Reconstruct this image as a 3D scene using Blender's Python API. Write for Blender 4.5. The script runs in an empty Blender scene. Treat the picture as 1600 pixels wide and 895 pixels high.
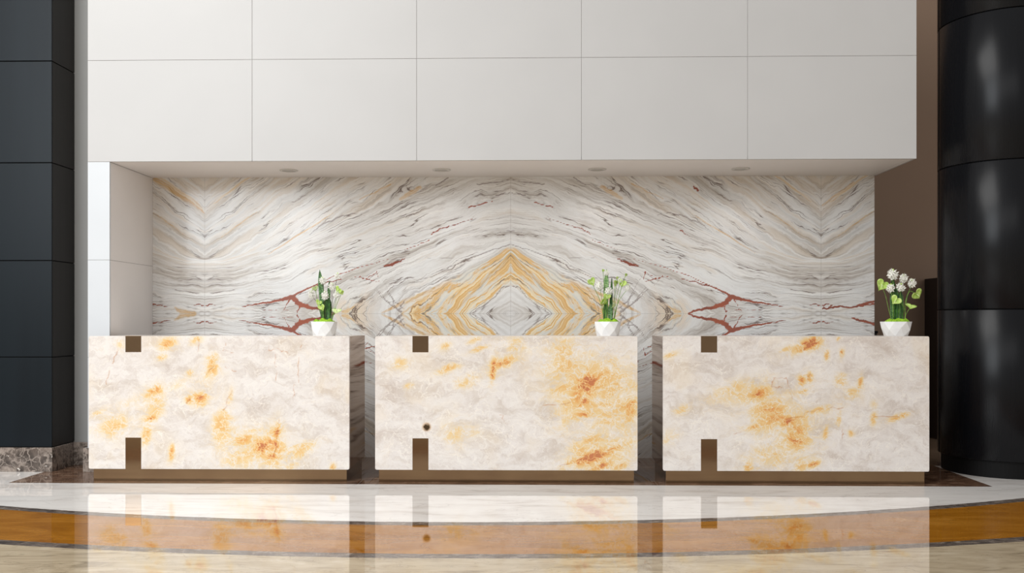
import bpy, bmesh, math, random
import numpy as np
from mathutils import Vector, Matrix

C = bpy.context.scene.collection
random.seed(7); rng = np.random.default_rng(7)

# ------------------------------------------------------------------ camera
EYE = 1.209
cam_d = bpy.data.cameras.new('camera'); cam = bpy.data.objects.new('camera', cam_d); C.objects.link(cam)
cam.location = (0, 0, EYE); cam.rotation_euler = (math.pi/2, 0, 0.0217)
cam_d.sensor_fit = 'HORIZONTAL'; cam_d.sensor_width = 36
cam_d.lens = 36*1451.6/1600
cam_d.shift_y = (502.36-447.5)/1600
cam_d.clip_start = .05; cam_d.clip_end = 100
bpy.context.scene.camera = cam

vs = bpy.context.scene.view_settings
bpy.context.scene.display_settings.display_device = 'sRGB'
vs.view_transform = 'Standard'; vs.look = 'None'; vs.gamma = 1; vs.use_curve_mapping = False
vs.exposure = -0.08

# ------------------------------------------------------------------ light
def lin(r, g, b):
    f = lambda c: ((c/255+.055)/1.055)**2.4 if c > 10.3 else c/255/12.92
    return (f(r), f(g), f(b), 1)
w = bpy.data.worlds.new('lobby_daylight'); bpy.context.scene.world = w; w.use_nodes = True
bg = w.node_tree.nodes['Background']; bg.inputs[0].default_value = (1.0, .97, .94, 1); bg.inputs[1].default_value = 0.50
def area(name, loc, target, sx, sy, power, col):
    d = bpy.data.lights.new(name, 'AREA'); d.shape = 'RECTANGLE'; d.size = sx; d.size_y = sy; d.energy = power; d.color = col
    o = bpy.data.objects.new(name, d); C.objects.link(o); o.location = loc
    o.rotation_euler = (Vector(target)-Vector(loc)).to_track_quat('-Z', 'Y').to_euler()
    return o
area('window_daylight', (-6.6, -2.2, 4.5), (-2.6, 7.4, 1.1), 5.0, 5.0, 500, (.90, .955, 1.0))
area('broad_front_fill', (-1.5, -5.0, 5.6), (-1.0, 7.4, 1.2), 9.0, 3.0, 130, (.97, .98, 1.0))  # added unseen fill, broad to soften the pier's shadow
area('overhead_fill', (-5.0, 1.4, 8.6), (-3.6, 5.8, 0), 6.0, 5.0, 700, (.98, .975, .96))  # added unseen fill from above, lifts the floor brightness
area('right_fill', (10.0, -1.0, 4.5), (0, 7.6, 1.5), 2.2, 8.0, 80, (1.0, .94, .88))  # added unseen fill from the right, for niche side and column highlights

# ------------------------------------------------------------------ node helpers
class NT:
    def __init__(s, name, rough=.5, metal=0, ior=1.5):
        s.m = bpy.data.materials.new(name); s.m.use_nodes = True; s.t = s.m.node_tree; s.n = s.t.nodes
        s.b = s.n['Principled BSDF']; s.b.inputs['Roughness'].default_value = rough
        s.b.inputs['Metallic'].default_value = metal; s.b.inputs['IOR'].default_value = ior
    def put(s, sock, v):
        if isinstance(v, bpy.types.NodeSocket): s.t.links.new(v, sock)
        elif v is not None: sock.default_value = v
    def math(s, op, a, b=None, c=None, clamp=False):
        n = s.n.new('ShaderNodeMath'); n.operation = op; n.use_clamp = clamp
        s.put(n.inputs[0], a); s.put(n.inputs[1], b); s.put(n.inputs[2], c); return n.outputs[0]
    def vmath(s, op, a, b=None):
        n = s.n.new('ShaderNodeVectorMath'); n.operation = op; s.put(n.inputs[0], a); s.put(n.inputs[1], b)
        return n.outputs['Value'] if op in ('LENGTH', 'DISTANCE', 'DOT_PRODUCT') else n.outputs[0]
    def pos(s): return s.n.new('ShaderNodeTexCoord').outputs['Object']
    def sep(s, v):
        n = s.n.new('ShaderNodeSeparateXYZ'); s.put(n.inputs[0], v); return n.outputs
    def comb(s, x=0., y=0., z=0.):
        n = s.n.new('ShaderNodeCombineXYZ'); s.put(n.inputs[0], x); s.put(n.inputs[1], y); s.put(n.inputs[2], z); return n.outputs[0]
    def mapping(s, v, scale=(1, 1, 1), rot=(0, 0, 0), loc=(0, 0, 0)):
        n = s.n.new('ShaderNodeMapping'); s.put(n.inputs[0], v); n.inputs['Scale'].default_value = scale
        n.inputs['Rotation'].default_value = rot; n.inputs['Location'].default_value = loc; return n.outputs[0]
    def noise(s, v, scale, detail=4, rough=.55, dist=0., col=False):
        n = s.n.new('ShaderNodeTexNoise'); s.put(n.inputs['Vector'], v); n.inputs['Scale'].default_value = scale
        n.inputs['Detail'].default_value = detail; n.inputs['Roughness'].default_value = rough; n.inputs['Distortion'].default_value = dist
        return n.outputs['Color' if col else 'Fac']
    def voro(s, v, scale, feature='DISTANCE_TO_EDGE', rnd=1.):
        n = s.n.new('ShaderNodeTexVoronoi'); n.feature = feature; s.put(n.inputs['Vector'], v); n.inputs['Scale'].default_value = scale
        n.inputs['Randomness'].default_value = rnd
        return n.outputs['Distance']
    def attr(s, name):
        n = s.n.new('ShaderNodeAttribute'); n.attribute_name = name; return n.outputs['Fac']
    def ramp(s, f, stops, mode='LINEAR'):
        n = s.n.new('ShaderNodeValToRGB'); cr = n.color_ramp; cr.interpolation = mode
        while len(cr.elements) < len(stops): cr.elements.new(.5)
        for e, (p, c) in zip(cr.elements, stops): e.position = p; e.color = c if len(c) == 4 else lin(*c)
        s.put(n.inputs[0], f); return n.outputs[0]
    def step(s, f, a, b):
        n = s.n.new('ShaderNodeMapRange'); n.interpolation_type = 'SMOOTHSTEP'
        s.put(n.inputs['Value'], f); s.put(n.inputs['From Min'], a); s.put(n.inputs['From Max'], b); return n.outputs[0]
    def fstep(s, f, a, b):      # falling step
        return s.math('SUBTRACT', 1., s.step(f, a, b))
    def mix(s, f, a, b, mode='MIX'):
        n = s.n.new('ShaderNodeMix'); n.data_type = 'RGBA'; n.blend_type = mode
        s.put(n.inputs['Factor'], f)
        s.put(n.inputs[6], lin(*a) if isinstance(a, tuple) and len(a) == 3 else a)
        s.put(n.inputs[7], lin(*b) if isinstance(b, tuple) and len(b) == 3 else b)
        return n.outputs[2]
    def bump(s, h, strength=.2, dist=.002):
        n = s.n.new('ShaderNodeBump'); n.inputs['Strength'].default_value = strength; n.inputs['Distance'].default_value = dist
        s.put(n.inputs['Height'], h); s.t.links.new(n.outputs[0], s.b.inputs['Normal'])
    def done(s, col): s.put(s.b.inputs['Base Color'], lin(*col) if isinstance(col, tuple) and len(col) == 3 else col); return s.m
M = {}

def m_panel(name, base, rough=.45):
    n = NT(name, rough); p = n.pos()
    f = n.noise(p, 1.3, 3)
    c = n.mix(n.step(f, .3, .7), tuple(int(x*.985) for x in base), base)
    n.bump(n.noise(p, 260, 2), .04, .001)
    return n.done(c)
M['white_panel'] = m_panel('white_lacquer_panel', (188, 187, 186), .42)
M['pier_white'] = m_panel('cool_white_lacquer_panel', (206, 210, 214), .42)
M['niche'] = m_panel('niche_panel_baked_bounce', (242, 238, 236), .5)  # same panel as fascia, lightened: bounce light put into the colour
M['groove'] = m_panel('joint_shadow_gap', (164, 161, 157), .8)
M['grey_wall'] = m_panel('grey_painted_wall', (156, 156, 154), .7)
M['taupe'] = m_panel('taupe_painted_wall', (150, 125, 106), .7)
M['dark_wood'] = m_panel('dark_brown_panel', (30, 17, 12), .6)

def m_black(name, base, spec_rough, tint):
    n = NT(name, spec_rough); p = n.pos()
    f = n.noise(n.mapping(p, (3, 3, .25)), 1.0, 4)
    c = n.mix(n.step(f, .3, .7), base, tint)
    n.put(n.b.inputs['Roughness'], n.math('MULTIPLY_ADD', n.noise(n.mapping(p, (30, 30, 1)), 1, 3), .08, spec_rough-.04))
    n.b.inputs['Specular IOR Level'].default_value = .2
    return n.done(c)
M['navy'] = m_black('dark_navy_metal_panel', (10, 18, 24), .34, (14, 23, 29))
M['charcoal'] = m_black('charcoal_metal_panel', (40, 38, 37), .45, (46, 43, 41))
M['black'] = m_black('black_lacquer_column_panel', (15, 16, 19), .27, (20, 21, 24))
M['black_matt'] = m_black('black_joint', (5, 5, 6), .6, (7, 7, 8))

def emperador(n, p, dark=1.0):
    d = n.noise(p, 6, 5, .6, col=True)
    q = n.vmath('ADD', p, n.vmath('MULTIPLY', n.vmath('SUBTRACT', d, (.5, .5, .5)), (.12, .12, .12)))
    e = n.voro(q, 17); e2 = n.voro(q, 42)
    f = n.noise(q, 9, 6, .65)
    clast = n.ramp(f, [(.3, (44, 38, 35)), (.5, (82, 73, 67)), (.7, (116, 104, 96))])
    matrix = n.ramp(n.noise(q, 30, 4, .7), [(.3, (112, 100, 92)), (.6, (158, 146, 136))])
    big = n.math('MULTIPLY', n.step(e, .04, .13), n.step(n.noise(q, 7, 3), .42, .55))
    base = n.mix(big, matrix, clast)
    base = n.mix(n.math('MULTIPLY', n.math('MULTIPLY', n.step(e2, .05, .14), n.step(n.noise(q, 13, 3), .46, .56)), .8), base, clast)
    sp = n.step(n.noise(q, 22, 2), .70, .74)
    return n.mix(sp, base, (215, 208, 200))
n = NT('brown_emperador_marble', .12, ior=1.5); M['emperador'] = n.done(emperador(n, n.pos()))

# bronze
def m_bronze(name, c1, c2, rough):
    n = NT(name, rough, 1.0); p = n.pos()
    f = n.noise(p, 3, 4)
    g = n.noise(n.mapping(p, (2, 2, 300)), 1, 2)
    n.put(n.b.inputs['Roughness'], n.math('MULTIPLY_ADD', g, .06, rough-.03))
    return n.done(n.mix(n.step(f, .3, .7), c1, c2))
M['bronze'] = m_bronze('satin_bronze', (134, 108, 82), (142, 116, 88), .13)
M['bronze_mirror'] = m_bronze('polished_bronze', (152, 112, 70), (160, 120, 78), .08)

# floor
n = NT('inlaid_marble_floor', .05, ior=1.68); p = n.pos(); px, py, pz = n.sep(p)
def dist_to(cx, cy):
    return n.vmath('DISTANCE', n.comb(px, py, 0.), (cx, cy, 0.))
edge = n.math('MULTIPLY', n.math('SUBTRACT', n.noise(p, 14, 3), .5), .012)
d1 = n.math('ADD', dist_to(-.615, 15.342), edge); d2 = n.math('ADD', dist_to(-.484, 16.575), edge)
# white, far zone
q = n.mapping(p, (1, 4.5, 1), (0, 0, .12))
wv = n.noise(q, 1.6, 6, .6, 1.2)
white = n.ramp(wv, [(.3, (218, 211, 205)), (.48, (238, 234, 230)), (.7, (244, 241, 237))])
thin = n.math('ABSOLUTE', n.math('SUBTRACT', n.noise(n.mapping(p, (1, 3.2, 1), (0, 0, -.2)), 1.1, 5, .55, .8), .5))
white = n.mix(n.math('MULTIPLY', n.fstep(thin, 0., .008), .35), white, (178, 172, 168))
# gold band
gv = n.noise(n.mapping(p, (1, 3, 1), (0, 0, .3)), 1.7, 6, .6, 1.0)
gold = n.ramp(gv, [(.28, (138, 84, 16)), (.5, (164, 106, 28)), (.72, (182, 124, 46))])
gthin = n.math('ABSOLUTE', n.math('SUBTRACT', n.noise(n.mapping(p, (1, 2.6, 1), (0, 0, .15)), 1.3, 5, .55, 1.), .5))
gold = n.mix(n.math('MULTIPLY', n.fstep(gthin, 0., .007), .4), gold, (112, 66, 20))
# beige near zone
bv = n.noise(n.mapping(p, (1, 4, 1), (0, 0, .1)), 2.2, 7, .65, 1.4)
beige = n.ramp(bv, [(.28, (144, 128, 104)), (.45, (182, 165, 138)), (.6, (196, 180, 153)), (.75, (212, 199, 177))])
bth = n.math('ABSOLUTE', n.math('SUBTRACT', n.noise(n.mapping(p, (1, 2.6, 1), (0, 0, -.25)), 1.9, 6, .6, 1.), .5))
beige = n.mix(n.math('MULTIPLY', n.fstep(bth, 0., .01), .45), beige, (120, 106, 84))
empv = n.noise(n.mapping(p, (1.2, 2.4, 1), (0, 0, .5)), 7, 6, .65, 1.5)
emp = n.ramp(empv, [(.3, (58, 50, 46)), (.45, (90, 80, 74)), (.58, (124, 112, 103)), (.72, (166, 155, 146))])
ev2 = n.noise(n.mapping(p, (.8, 3., 1), (0, 0, -.1)), 6, 6, .65, 1.5)
emp2 = n.ramp(ev2, [(.3, (56, 36, 26)), (.46, (92, 66, 50)), (.58, (128, 98, 78)), (.72, (168, 144, 124))])
# far beige of the room beyond
col = white
col = n.mix(n.step(d1, 9.745, 9.750), col, emp)
col = n.mix(n.step(d1, 9.835, 9.840), col, gold)
col = n.mix(n.step(d2, 11.745, 11.750), col, emp)
col = n.mix(n.step(d2, 11.835, 11.840), col, beige)
mk = n.math('MULTIPLY', n.math('GREATER_THAN', py, 6.885), n.math('LESS_THAN', py, 8.3))
mk = n.math('MULTIPLY', mk, n.math('GREATER_THAN', px, -3.93)); mk = n.math('MULTIPLY', mk, n.math('LESS_THAN', px, 3.375))
cut = n.math('MULTIPLY', n.math('GREATER_THAN', px, 3.04), n.math('GREATER_THAN', py, 7.87))
mk = n.math('MULTIPLY', mk, n.math('SUBTRACT', 1., cut))
far = n.math('MULTIPLY', n.math('GREATER_THAN', px, 3.04), n.math('GREATER_THAN', py, 7.87))
col = n.mix(far, col, n.mix(n.step(wv, .35, .65), (112, 92, 76), (140, 118, 98)))
col = n.mix(mk, col, emp2)
n.put(n.b.inputs['Roughness'], n.math('MULTIPLY_ADD', n.noise(p, 3, 4), .03, .015))
n.bump(n.noise(n.mapping(p, (1, 1, 1)), 1.6, 2), .03, .004)
M['floor'] = n.done(col)

# ------------------------------------------------------------------ mesh helpers
def link(name, me, mat, parent=None, smooth=False):
    o = bpy.data.objects.new(name, me); C.objects.link(o)
    if mat: me.materials.append(mat) if not len(me.materials) else None
    if parent: o.parent = parent
    if smooth:
        for pl in me.polygons: pl.use_smooth = True
    return o
def obj(name, bm, mat, parent=None, smooth=False):
    me = bpy.data.meshes.new(name); bmesh.ops.recalc_face_normals(bm, faces=bm.faces[:]); bm.to_mesh(me); bm.free()
    return link(name, me, mat, parent, smooth)
def box(bm, x0, x1, y0, y1, z0, z1, bev=0.):
    r = bmesh.ops.create_cube(bm, size=1.)
    for v in r['verts']:
        v.co = Vector(((x0+x1)/2+v.co.x*(x1-x0), (y0+y1)/2+v.co.y*(y1-y0), (z0+z1)/2+v.co.z*(z1-z0)))
    if bev:
        es = list({e for v in r['verts'] for e in v.link_edges})
        bmesh.ops.bevel(bm, geom=es, offset=bev, segments=2, affect='EDGES', profile=.5)
    return bm
def struct(o): o['kind'] = 'structure'; return o
def thing(name, label, cat, loc, group=None):
    o = bpy.data.objects.new(name, None); C.objects.link(o); o.location = loc; o.empty_display_size = .1
    o['label'] = label; o['category'] = cat
    if group: o['group'] = group
    return o
def set_attr(me, name, arr):
    a = me.attributes.new(name, 'FLOAT', 'POINT'); a.data.foreach_set('value', np.ascontiguousarray(arr, dtype=np.float32))
def seg_dist(X, Z, pts):
    """distance to a polyline and the width interpolated along it; pts rows x,z,w"""
    best = np.full(X.shape, 9.); bw = np.zeros(X.shape)
    for (a, b) in zip(pts[:-1], pts[1:]):
        ax, az, aw = a; bx, bz, bw_ = b
        dx, dz = bx-ax, bz-az; L = dx*dx+dz*dz+1e-12
        t = np.clip(((X-ax)*dx+(Z-az)*dz)/L, 0, 1)
        d = np.hypot(X-ax-t*dx, Z-az-t*dz); wv_ = aw+t*(bw_-aw)
        s = d/np.maximum(wv_, 1e-4)
        m = s < best; best = np.where(m, s, best)
    return best
def rough_line(pts, amp, n=6):
    out = []
    for (a, b) in zip(pts[:-1], pts[1:]):
        for i in range(n):
            t = i/n; j = 0 if i == 0 else 1
            out.append((a[0]+(b[0]-a[0])*t+rng.normal()*amp*j, a[1]+(b[1]-a[1])*t+rng.normal()*amp*j, a[2]+(b[2]-a[2])*t))
    out.append(pts[-1]); return out

# ------------------------------------------------------------------ floor
bm = bmesh.new(); box(bm, -12, 14, -8, 14, -.2, 0); struct(obj('floor', bm, M['floor']))

# ------------------------------------------------------------------ book-matched onyx wall
YB, YF = 8.256, 7.4076
XL, XR, XC, ZC, ZT = -3.401, 3.016, -.191, 1.28, 2.4965
FOLD = 2.74; S = 175.8
def UV(px_, py_): return ((798-px_)/S, abs(490.5-py_)/S)
streams = [
 (0., [(797, 490), (790, 488)]), (.3, [(797, 476), (783, 484), (772, 490)]), (1., [(797, 447), (785, 450), (776, 462), (755, 478), (736, 491)]),
 (1.5, [(797, 423), (765, 448), (736, 470), (718, 491)]), (2., [(797, 396), (775, 420), (745, 452), (715, 483), (702, 491)]),
 (2.5, [(797, 391), (760, 418), (720, 448), (690, 468), (668, 491)]),
 (3., [(797, 387), (779, 397), (721, 429), (676, 453), (649, 468), (631, 483), (628, 491)]),
 (3.6, [(797, 380), (742, 403), (703, 421), (661, 440), (625, 453), (600, 471), (592, 491)]),
 (4.3, [(797, 362), (721, 378), (661, 404), (600, 430), (555, 450), (525, 471), (514, 491)]),
 (4.7, [(318, 485), (360, 485), (420, 482), (460, 480), (490, 476), (512, 464), (560, 440)]),
 (4.6, [(330, 491), (380, 491), (430, 491), (480, 491)]),
 (5.2, [(797, 346), (742, 353), (700, 367), (640, 390), (590, 410), (533, 430), (490, 448), (440, 466), (400, 472), (318, 476)]),
 (5.7, [(797, 328), (767, 332), (721, 350), (670, 368), (620, 386), (560, 404), (500, 426), (440, 450), (380, 460), (318, 464)]),
 (6.4, [(797, 299), (760, 310), (721, 327), (680, 341), (640, 355), (600, 370), (560, 384), (500, 405), (440, 430), (380, 444), (318, 450)]),
 (7.1, [(797, 280), (740, 287), (700, 305), (650, 330), (600, 348), (550, 366), (500, 388), (440, 413), (380, 429), (318, 434)]),
 (7.7, [(740, 272), (700, 282), (655, 303), (600, 328), (540, 354), (480, 380), (420, 404), (370, 420), (318, 424)]),
 (8.6, [(660, 272), (570, 316), (499, 349), (415, 398), (360, 414)]), (9.6, [(570, 272), (480, 326), (400, 378), (345, 408)]),
 (10.6, [(500, 272), (430, 320), (370, 362), (320, 398)]), (11.6, [(440, 272), (388, 308), (318, 356)]),
 (12.6, [(388, 276), (318, 325)]), (13.4, [(345, 272), (318, 291)])]
sp, sv = [], []
for val, pl in streams:
    for (a, b) in zip(pl[:-1], pl[1:]):
        L = math.hypot(b[0]-a[0], b[1]-a[1]); k = max(1, int(L/25))
        for i in range(k):
            t = i/k; sp.append(UV(a[0]+(b[0]-a[0])*t, a[1]+(b[1]-a[1])*t)); sv.append(val)
    sp.append(UV(*pl[-1])); sv.append(val)
sp = np.array(sp); sv = np.array(sv)
def tps(r): return np.where(r > 0, r*r*np.log(r+1e-9), 0)
K = tps(np.hypot(sp[:, None, 0]-sp[None, :, 0], sp[:, None, 1]-sp[None, :, 1]))+np.eye(len(sp))*.004
P3 = np.c_[np.ones(len(sp)), sp]
A = np.block([[K, P3], [P3.T, np.zeros((3, 3))]]); cf = np.linalg.solve(A, np.r_[sv, 0, 0, 0])
def phi_field(U, V):
    out = cf[-3]+cf[-2]*U+cf[-1]*V
    for (c_, (a, b)) in zip(cf, sp): out = out+c_*tps(np.hypot(U-a, V-b))
    return out
xs = np.unique(np.round(np.concatenate([np.arange(XL, XR, .0105), [XL, XR, XC, XC-FOLD, XC+FOLD]]), 5))
zs = np.unique(np.round(np.concatenate([np.arange(0, ZT, .0105), [ZC, ZT]]), 5))
GX, GZ = np.meshgrid(xs, zs); nx, nz = len(xs), len(zs)
U0 = np.abs(GX-XC); U = np.where(U0 > FOLD, 2*FOLD-U0, U0); V = np.minimum(np.abs(GZ-ZC), 1.3)
# coarse field then bilinear
cu = np.linspace(-.05, 2.9, 240); cv = np.linspace(0, 1.32, 120); CU, CV = np.meshgrid(cu, cv); F = phi_field(CU, CV)
PXU = 798-CU*S; PYV = 490.5-CV*S
cc = (325-PYV)-.66*(PXU-600); F2 = 7.8+.0244*cc
yb = np.interp(PXU, [300, 318, 370, 415, 480, 600, 700, 797], [413, 412, 408, 400, 378, 322, 270, 190])
Wt = np.clip((yb-PYV)/14, 0, 1); Wt = Wt*Wt*(3-2*Wt); F = F*(1-Wt)+F2*Wt
fi = (U-cu[0])/(cu[1]-cu[0]); fj = V/(cv[1]-cv[0]); i0 = np.clip(fi.astype(int), 0, 238); j0 = np.clip(fj.astype(int), 0, 118); a_ = fi-i0; b_ = fj-j0
PHI = (F[j0, i0]*(1-a_)*(1-b_)+F[j0, i0+1]*a_*(1-b_)+F[j0+1, i0]*(1-a_)*b_+F[j0+1, i0+1]*a_*b_)
def wl(pts, amp=.004): return rough_line([(*UV(x_, y_), w_/S) for x_, y_, w_ in pts], amp)
def pl_min(lines, UU, VV):
    d = np.full(UU.shape, 9.)
    for l in lines: d = np.minimum(d, seg_dist(UU, VV, l))
    return d
red_lines = [wl(l) for l in (
 [(370, 480, .6), (402, 475, 1.3), (435, 469, 2.0), (453, 464, 3.4)],
 [(453, 464, 3.6), (468, 476, 3.6), (483, 481, 2.6), (505, 484, 1.6), (521, 491, 1.4)],
 [(453, 464, 1.8), (489, 447, 1.1), (534, 436, .8)],
 [(453, 464, 1.2), (445, 478, .7), (437, 491, .5)], [(468, 476, 1.2), (462, 491, .6)],
 [(480, 451, .7), (519, 432, .8), (560, 418, .7), (610, 404, .5)],
 [(598, 416, .8), (612, 414, 2.4), (623, 409, 1.2), (634, 402, .5)],
 [(552, 432, .7), (571, 436, .9), (590, 440, .5)], [(571, 436, .6), (588, 424, .7), (592, 440, .5)], [(560, 430, .4), (575, 447, .5)],
 [(318, 478, 1.2), (326, 476, .8), (336, 478, .3)], [(400, 486, .4), (440, 484, .6), (470, 488, .4)],
 [(673, 367, .6), (685, 359, 1.), (705, 353, .8), (742, 341, .5)], [(631, 391, .5), (671, 375, .7)],
 [(732, 325, 1.0), (758, 317, 1.0), (772, 314, .5)])]
crack_lines = [wl(l) for l in (
 [(586, 449, .5), (610, 477, .8), (628, 494, .9)], [(583, 529, .6), (605, 508, .8), (628, 490, .9)],
 [(592, 429, .4), (616, 471, .7), (631, 483, .7)], [(631, 471, .8), (622, 495, .8), (604, 526, .6)], [(600, 470, .4), (632, 474, .5)],
 [(745, 288, 1.1), (770, 286, .8), (797, 281, .8)], [(775, 306, 1.2), (797, 301, .8)], [(680, 290, .9), (700, 278, 1.2)],
 [(480, 368, .4), (500, 352, 1.1), (525, 340, 1.2), (552, 333, .9), (575, 338, .4)],
 [(730, 372, .4), (770, 366, .5), (797, 361, .7)], [(660, 405, .4), (720, 404, .5)],
 [(797, 382, .9), (760, 394, .8), (715, 413, .7), (680, 430, .8), (640, 442, .6)],
 [(797, 447, .9), (785, 450, .9), (776, 462, .8), (755, 478, .8), (736, 491, .8)])]
gold_lines = [wl(l, .003) for l in (
 [(415, 398, .8), (450, 376, 1.6), (499, 346, 1.4), (520, 332, .6)], [(625, 311, 3.0), (640, 302, 4.5), (656, 293, 3.5)],
 [(533, 494, 1.8), (541, 487, 3.2), (553, 479, 1.2)], [(596, 492, 1.5), (634, 471, 5.), (679, 450, 2.)], [(628, 491, 2.), (650, 474, 1.6), (672, 461, 1.)],
 [(340, 372, .6), (378, 345, 1.4), (400, 330, .6)], [(330, 318, 1.), (372, 286, 2.2), (388, 276, 1.6)], [(560, 312, 1.2), (610, 288, 1.6)],
 [(797, 397, 2.2), (775, 420, 2.4), (745, 452, 2.2), (715, 483, 2.)], [(797, 424, .8), (765, 450, 1.), (735, 475, 1.2), (720, 491, 1.)],
 [(702, 491, 1.5), (690, 480, 1.), (672, 491, 1.)])]
RED = pl_min(red_lines, U, V); CRK = pl_min(crack_lines, U, V); GLD = pl_min(gold_lines, U, V)
# features that belong to single slabs only
def real(pts, amp=.004): return rough_line([(XC+(x_-798)/S, ZC+(490.5-y_)/S, w_/S) for x_, y_, w_ in pts], amp)
GLD = np.minimum(GLD, pl_min([real([(238, 279, 6.), (275, 301, 7.5), (303, 318, 5.), (316, 333, 1.0)], .002), real([(268, 480, 1.2), (278, 487, 4.), (300, 490, 4.)], .003),
                              real([(268, 501, 1.2), (278, 494, 4.), (300, 491, 4.)], .003), real([(1281, 323, 1.5), (1300, 308, 2.), (1330, 288, 2.5)], .003)], GX, GZ))
RED = np.minimum(RED, pl_min([real([(1282, 483, 1.2), (1300, 480, 1.6), (1327, 481, 1.2), (1345, 476, 2.2), (1366, 470, 1.4)]), real([(1327, 497, 1.2), (1345, 502, 2.0), (1366, 510, 1.4)]),
                              real([(1083, 293, 1.5), (1090, 299, 1.6)]), real([(1062, 361, 1.2), (1080, 372, .5)])], GX, GZ))
ORG = np.clip((PHI-.95)/.15, 0, 1)*np.clip((3.15-PHI)/.3, 0, 1)*np.clip((1.25-U)/.25, 0, 1)
ORG = np.maximum(ORG, .55*np.exp(-((PHI-3.9)/.5)**2)*np.exp(-((U-1.45)/.2)**2)*np.exp(-(V/.25)**2))
BEI = np.clip((PHI-7.6)/1.2, 0, 1)
me = bpy.data.meshes.new('wall_back')
verts = np.zeros((nx*nz+4, 3)); verts[:nx*nz, 0] = GX.ravel(); verts[:nx*nz, 1] = YB; verts[:nx*nz, 2] = GZ.ravel()
kb = nx*nz; verts[kb:] = [(XL, YB+.12, 0), (XR, YB+.12, 0), (XR, YB+.12, ZT), (XL, YB+.12, ZT)]
idx = np.arange(nx*nz).reshape(nz, nx)
quads = np.stack([idx[:-1, :-1], idx[:-1, 1:], idx[1:, 1:], idx[1:, :-1]], -1).reshape(-1, 4)
faces = quads.tolist()
faces += [[kb+1, kb, kb+3, kb+2], [*idx[::-1, -1].tolist()[::-1][::-1], kb+1, kb+2][::-1], [*idx[:, 0][::-1].tolist(), kb, kb+3], [*idx[-1, :].tolist(), kb+2, kb+3], [*idx[0, ::-1].tolist(), kb, kb+1]]
me.from_pydata(verts.tolist(), [], faces)
pad = lambda a: np.r_[a.ravel(), [a.ravel()[nx-1]]*4]
for nm, ar in (('phi', PHI), ('red', RED), ('crk', CRK), ('gld', GLD), ('org', ORG), ('bei', BEI), ('fu', U), ('fv', V)): set_attr(me, nm, pad(ar))
n = NT('bookmatched_onyx_wall', .16, ior=1.45)
phi = n.attr('phi'); fu = n.attr('fu'); fv = n.attr('fv')
P = n.comb(fu, fv, 0.)
wp = n.math('MULTIPLY', n.math('SUBTRACT', n.noise(P, 2.6, 5, .55), .5), .75)
wf = n.math('MULTIPLY', n.math('SUBTRACT', n.noise(P, 13, 4, .6), .5), .15)
ph = n.math('ADD', phi, n.math('ADD', wp, wf))
along_c = n.math('ADD', fu, n.math('MULTIPLY', fv, .3))
def bands(scale, along, det, ro, off):
    return n.noise(n.comb(n.math('MULTIPLY', ph, scale), n.math('MULTIPLY', along_c, along), off), 1., det, ro)
b1 = bands(1.5, .9, 6, .66, 0.)
b2 = bands(6.5, 1.3, 5, .66, 7.)
b3 = bands(2.6, 1.2, 4, .6, 21.)
b4 = bands(15., 1.6, 3, .6, 33.)
grp = n.step(n.noise(n.comb(n.math('MULTIPLY', ph, 1.1), n.math('MULTIPLY', fu, 1.5), 14.), 1., 3, .55), .4, .6)
col = n.ramp(b1, [(.26, (176, 167, 158)), (.38, (202, 195, 187)), (.47, (223, 220, 216)), (.56, (236, 234, 231)), (.66, (222, 214, 204)), (.78, (208, 195, 178))])
col = n.mix(n.math('MULTIPLY', n.math('MULTIPLY', n.step(b2, .50, .66), grp), .62), col, (150, 138, 128))
col = n.mix(n.math('MULTIPLY', n.math('MULTIPLY', n.step(b4, .52, .66), n.math('MULTIPLY_ADD', grp, .75, .25)), .5), col, (140, 126, 114))
col = n.mix(n.math('MULTIPLY', n.fstep(b2, .32, .46), .6), col, (243, 240, 235))
# beige/ochre tone of the diagonal straight-striped zones
bei = n.math('MULTIPLY', n.attr('bei'), n.step(b3, .44, .62))
col = n.mix(n.math('MULTIPLY', bei, .36), col, (198, 174, 140))
gry = n.math('MULTIPLY', n.attr('bei'), n.fstep(b3, .36, .46))
col = n.mix(n.math('MULTIPLY', gry, .4), col, (186, 186, 184))
# milky patches that veil the stripes
mil = n.step(n.noise(n.comb(n.math('MULTIPLY', ph, .6), n.math('MULTIPLY', fu, 1.3), 3.), 1., 5, .6), .5, .62)
col = n.mix(n.math('MULTIPLY', mil, .6), col, (231, 231, 230))
# ochre in the diamond
org = n.attr('org')
oc = n.ramp(n.math('MULTIPLY_ADD', b4, .5, n.math('MULTIPLY', b2, .5)), [(.36, (240, 232, 214)), (.44, (238, 216, 172)), (.5, (228, 186, 118)), (.56, (218, 166, 88)), (.66, (232, 216, 188))])
ogr = n.ramp(b2, [(.35, (206, 207, 204)), (.5, (230, 224, 210)), (.65, (196, 194, 188))])
oc = n.mix(n.step(n.noise(n.comb(n.math('MULTIPLY', ph, 2.5), n.math('MULTIPLY', along_c, 5.), 2.), 1., 5, .65), n.math('MULTIPLY_ADD', n.step(phi, 2.1, 2.45), .035, .41), n.math('MULTIPLY_ADD', n.step(phi, 2.1, 2.45), .035, .52)), ogr, oc)
col = n.mix(n.math('MULTIPLY', org, .92), col, oc)
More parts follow.
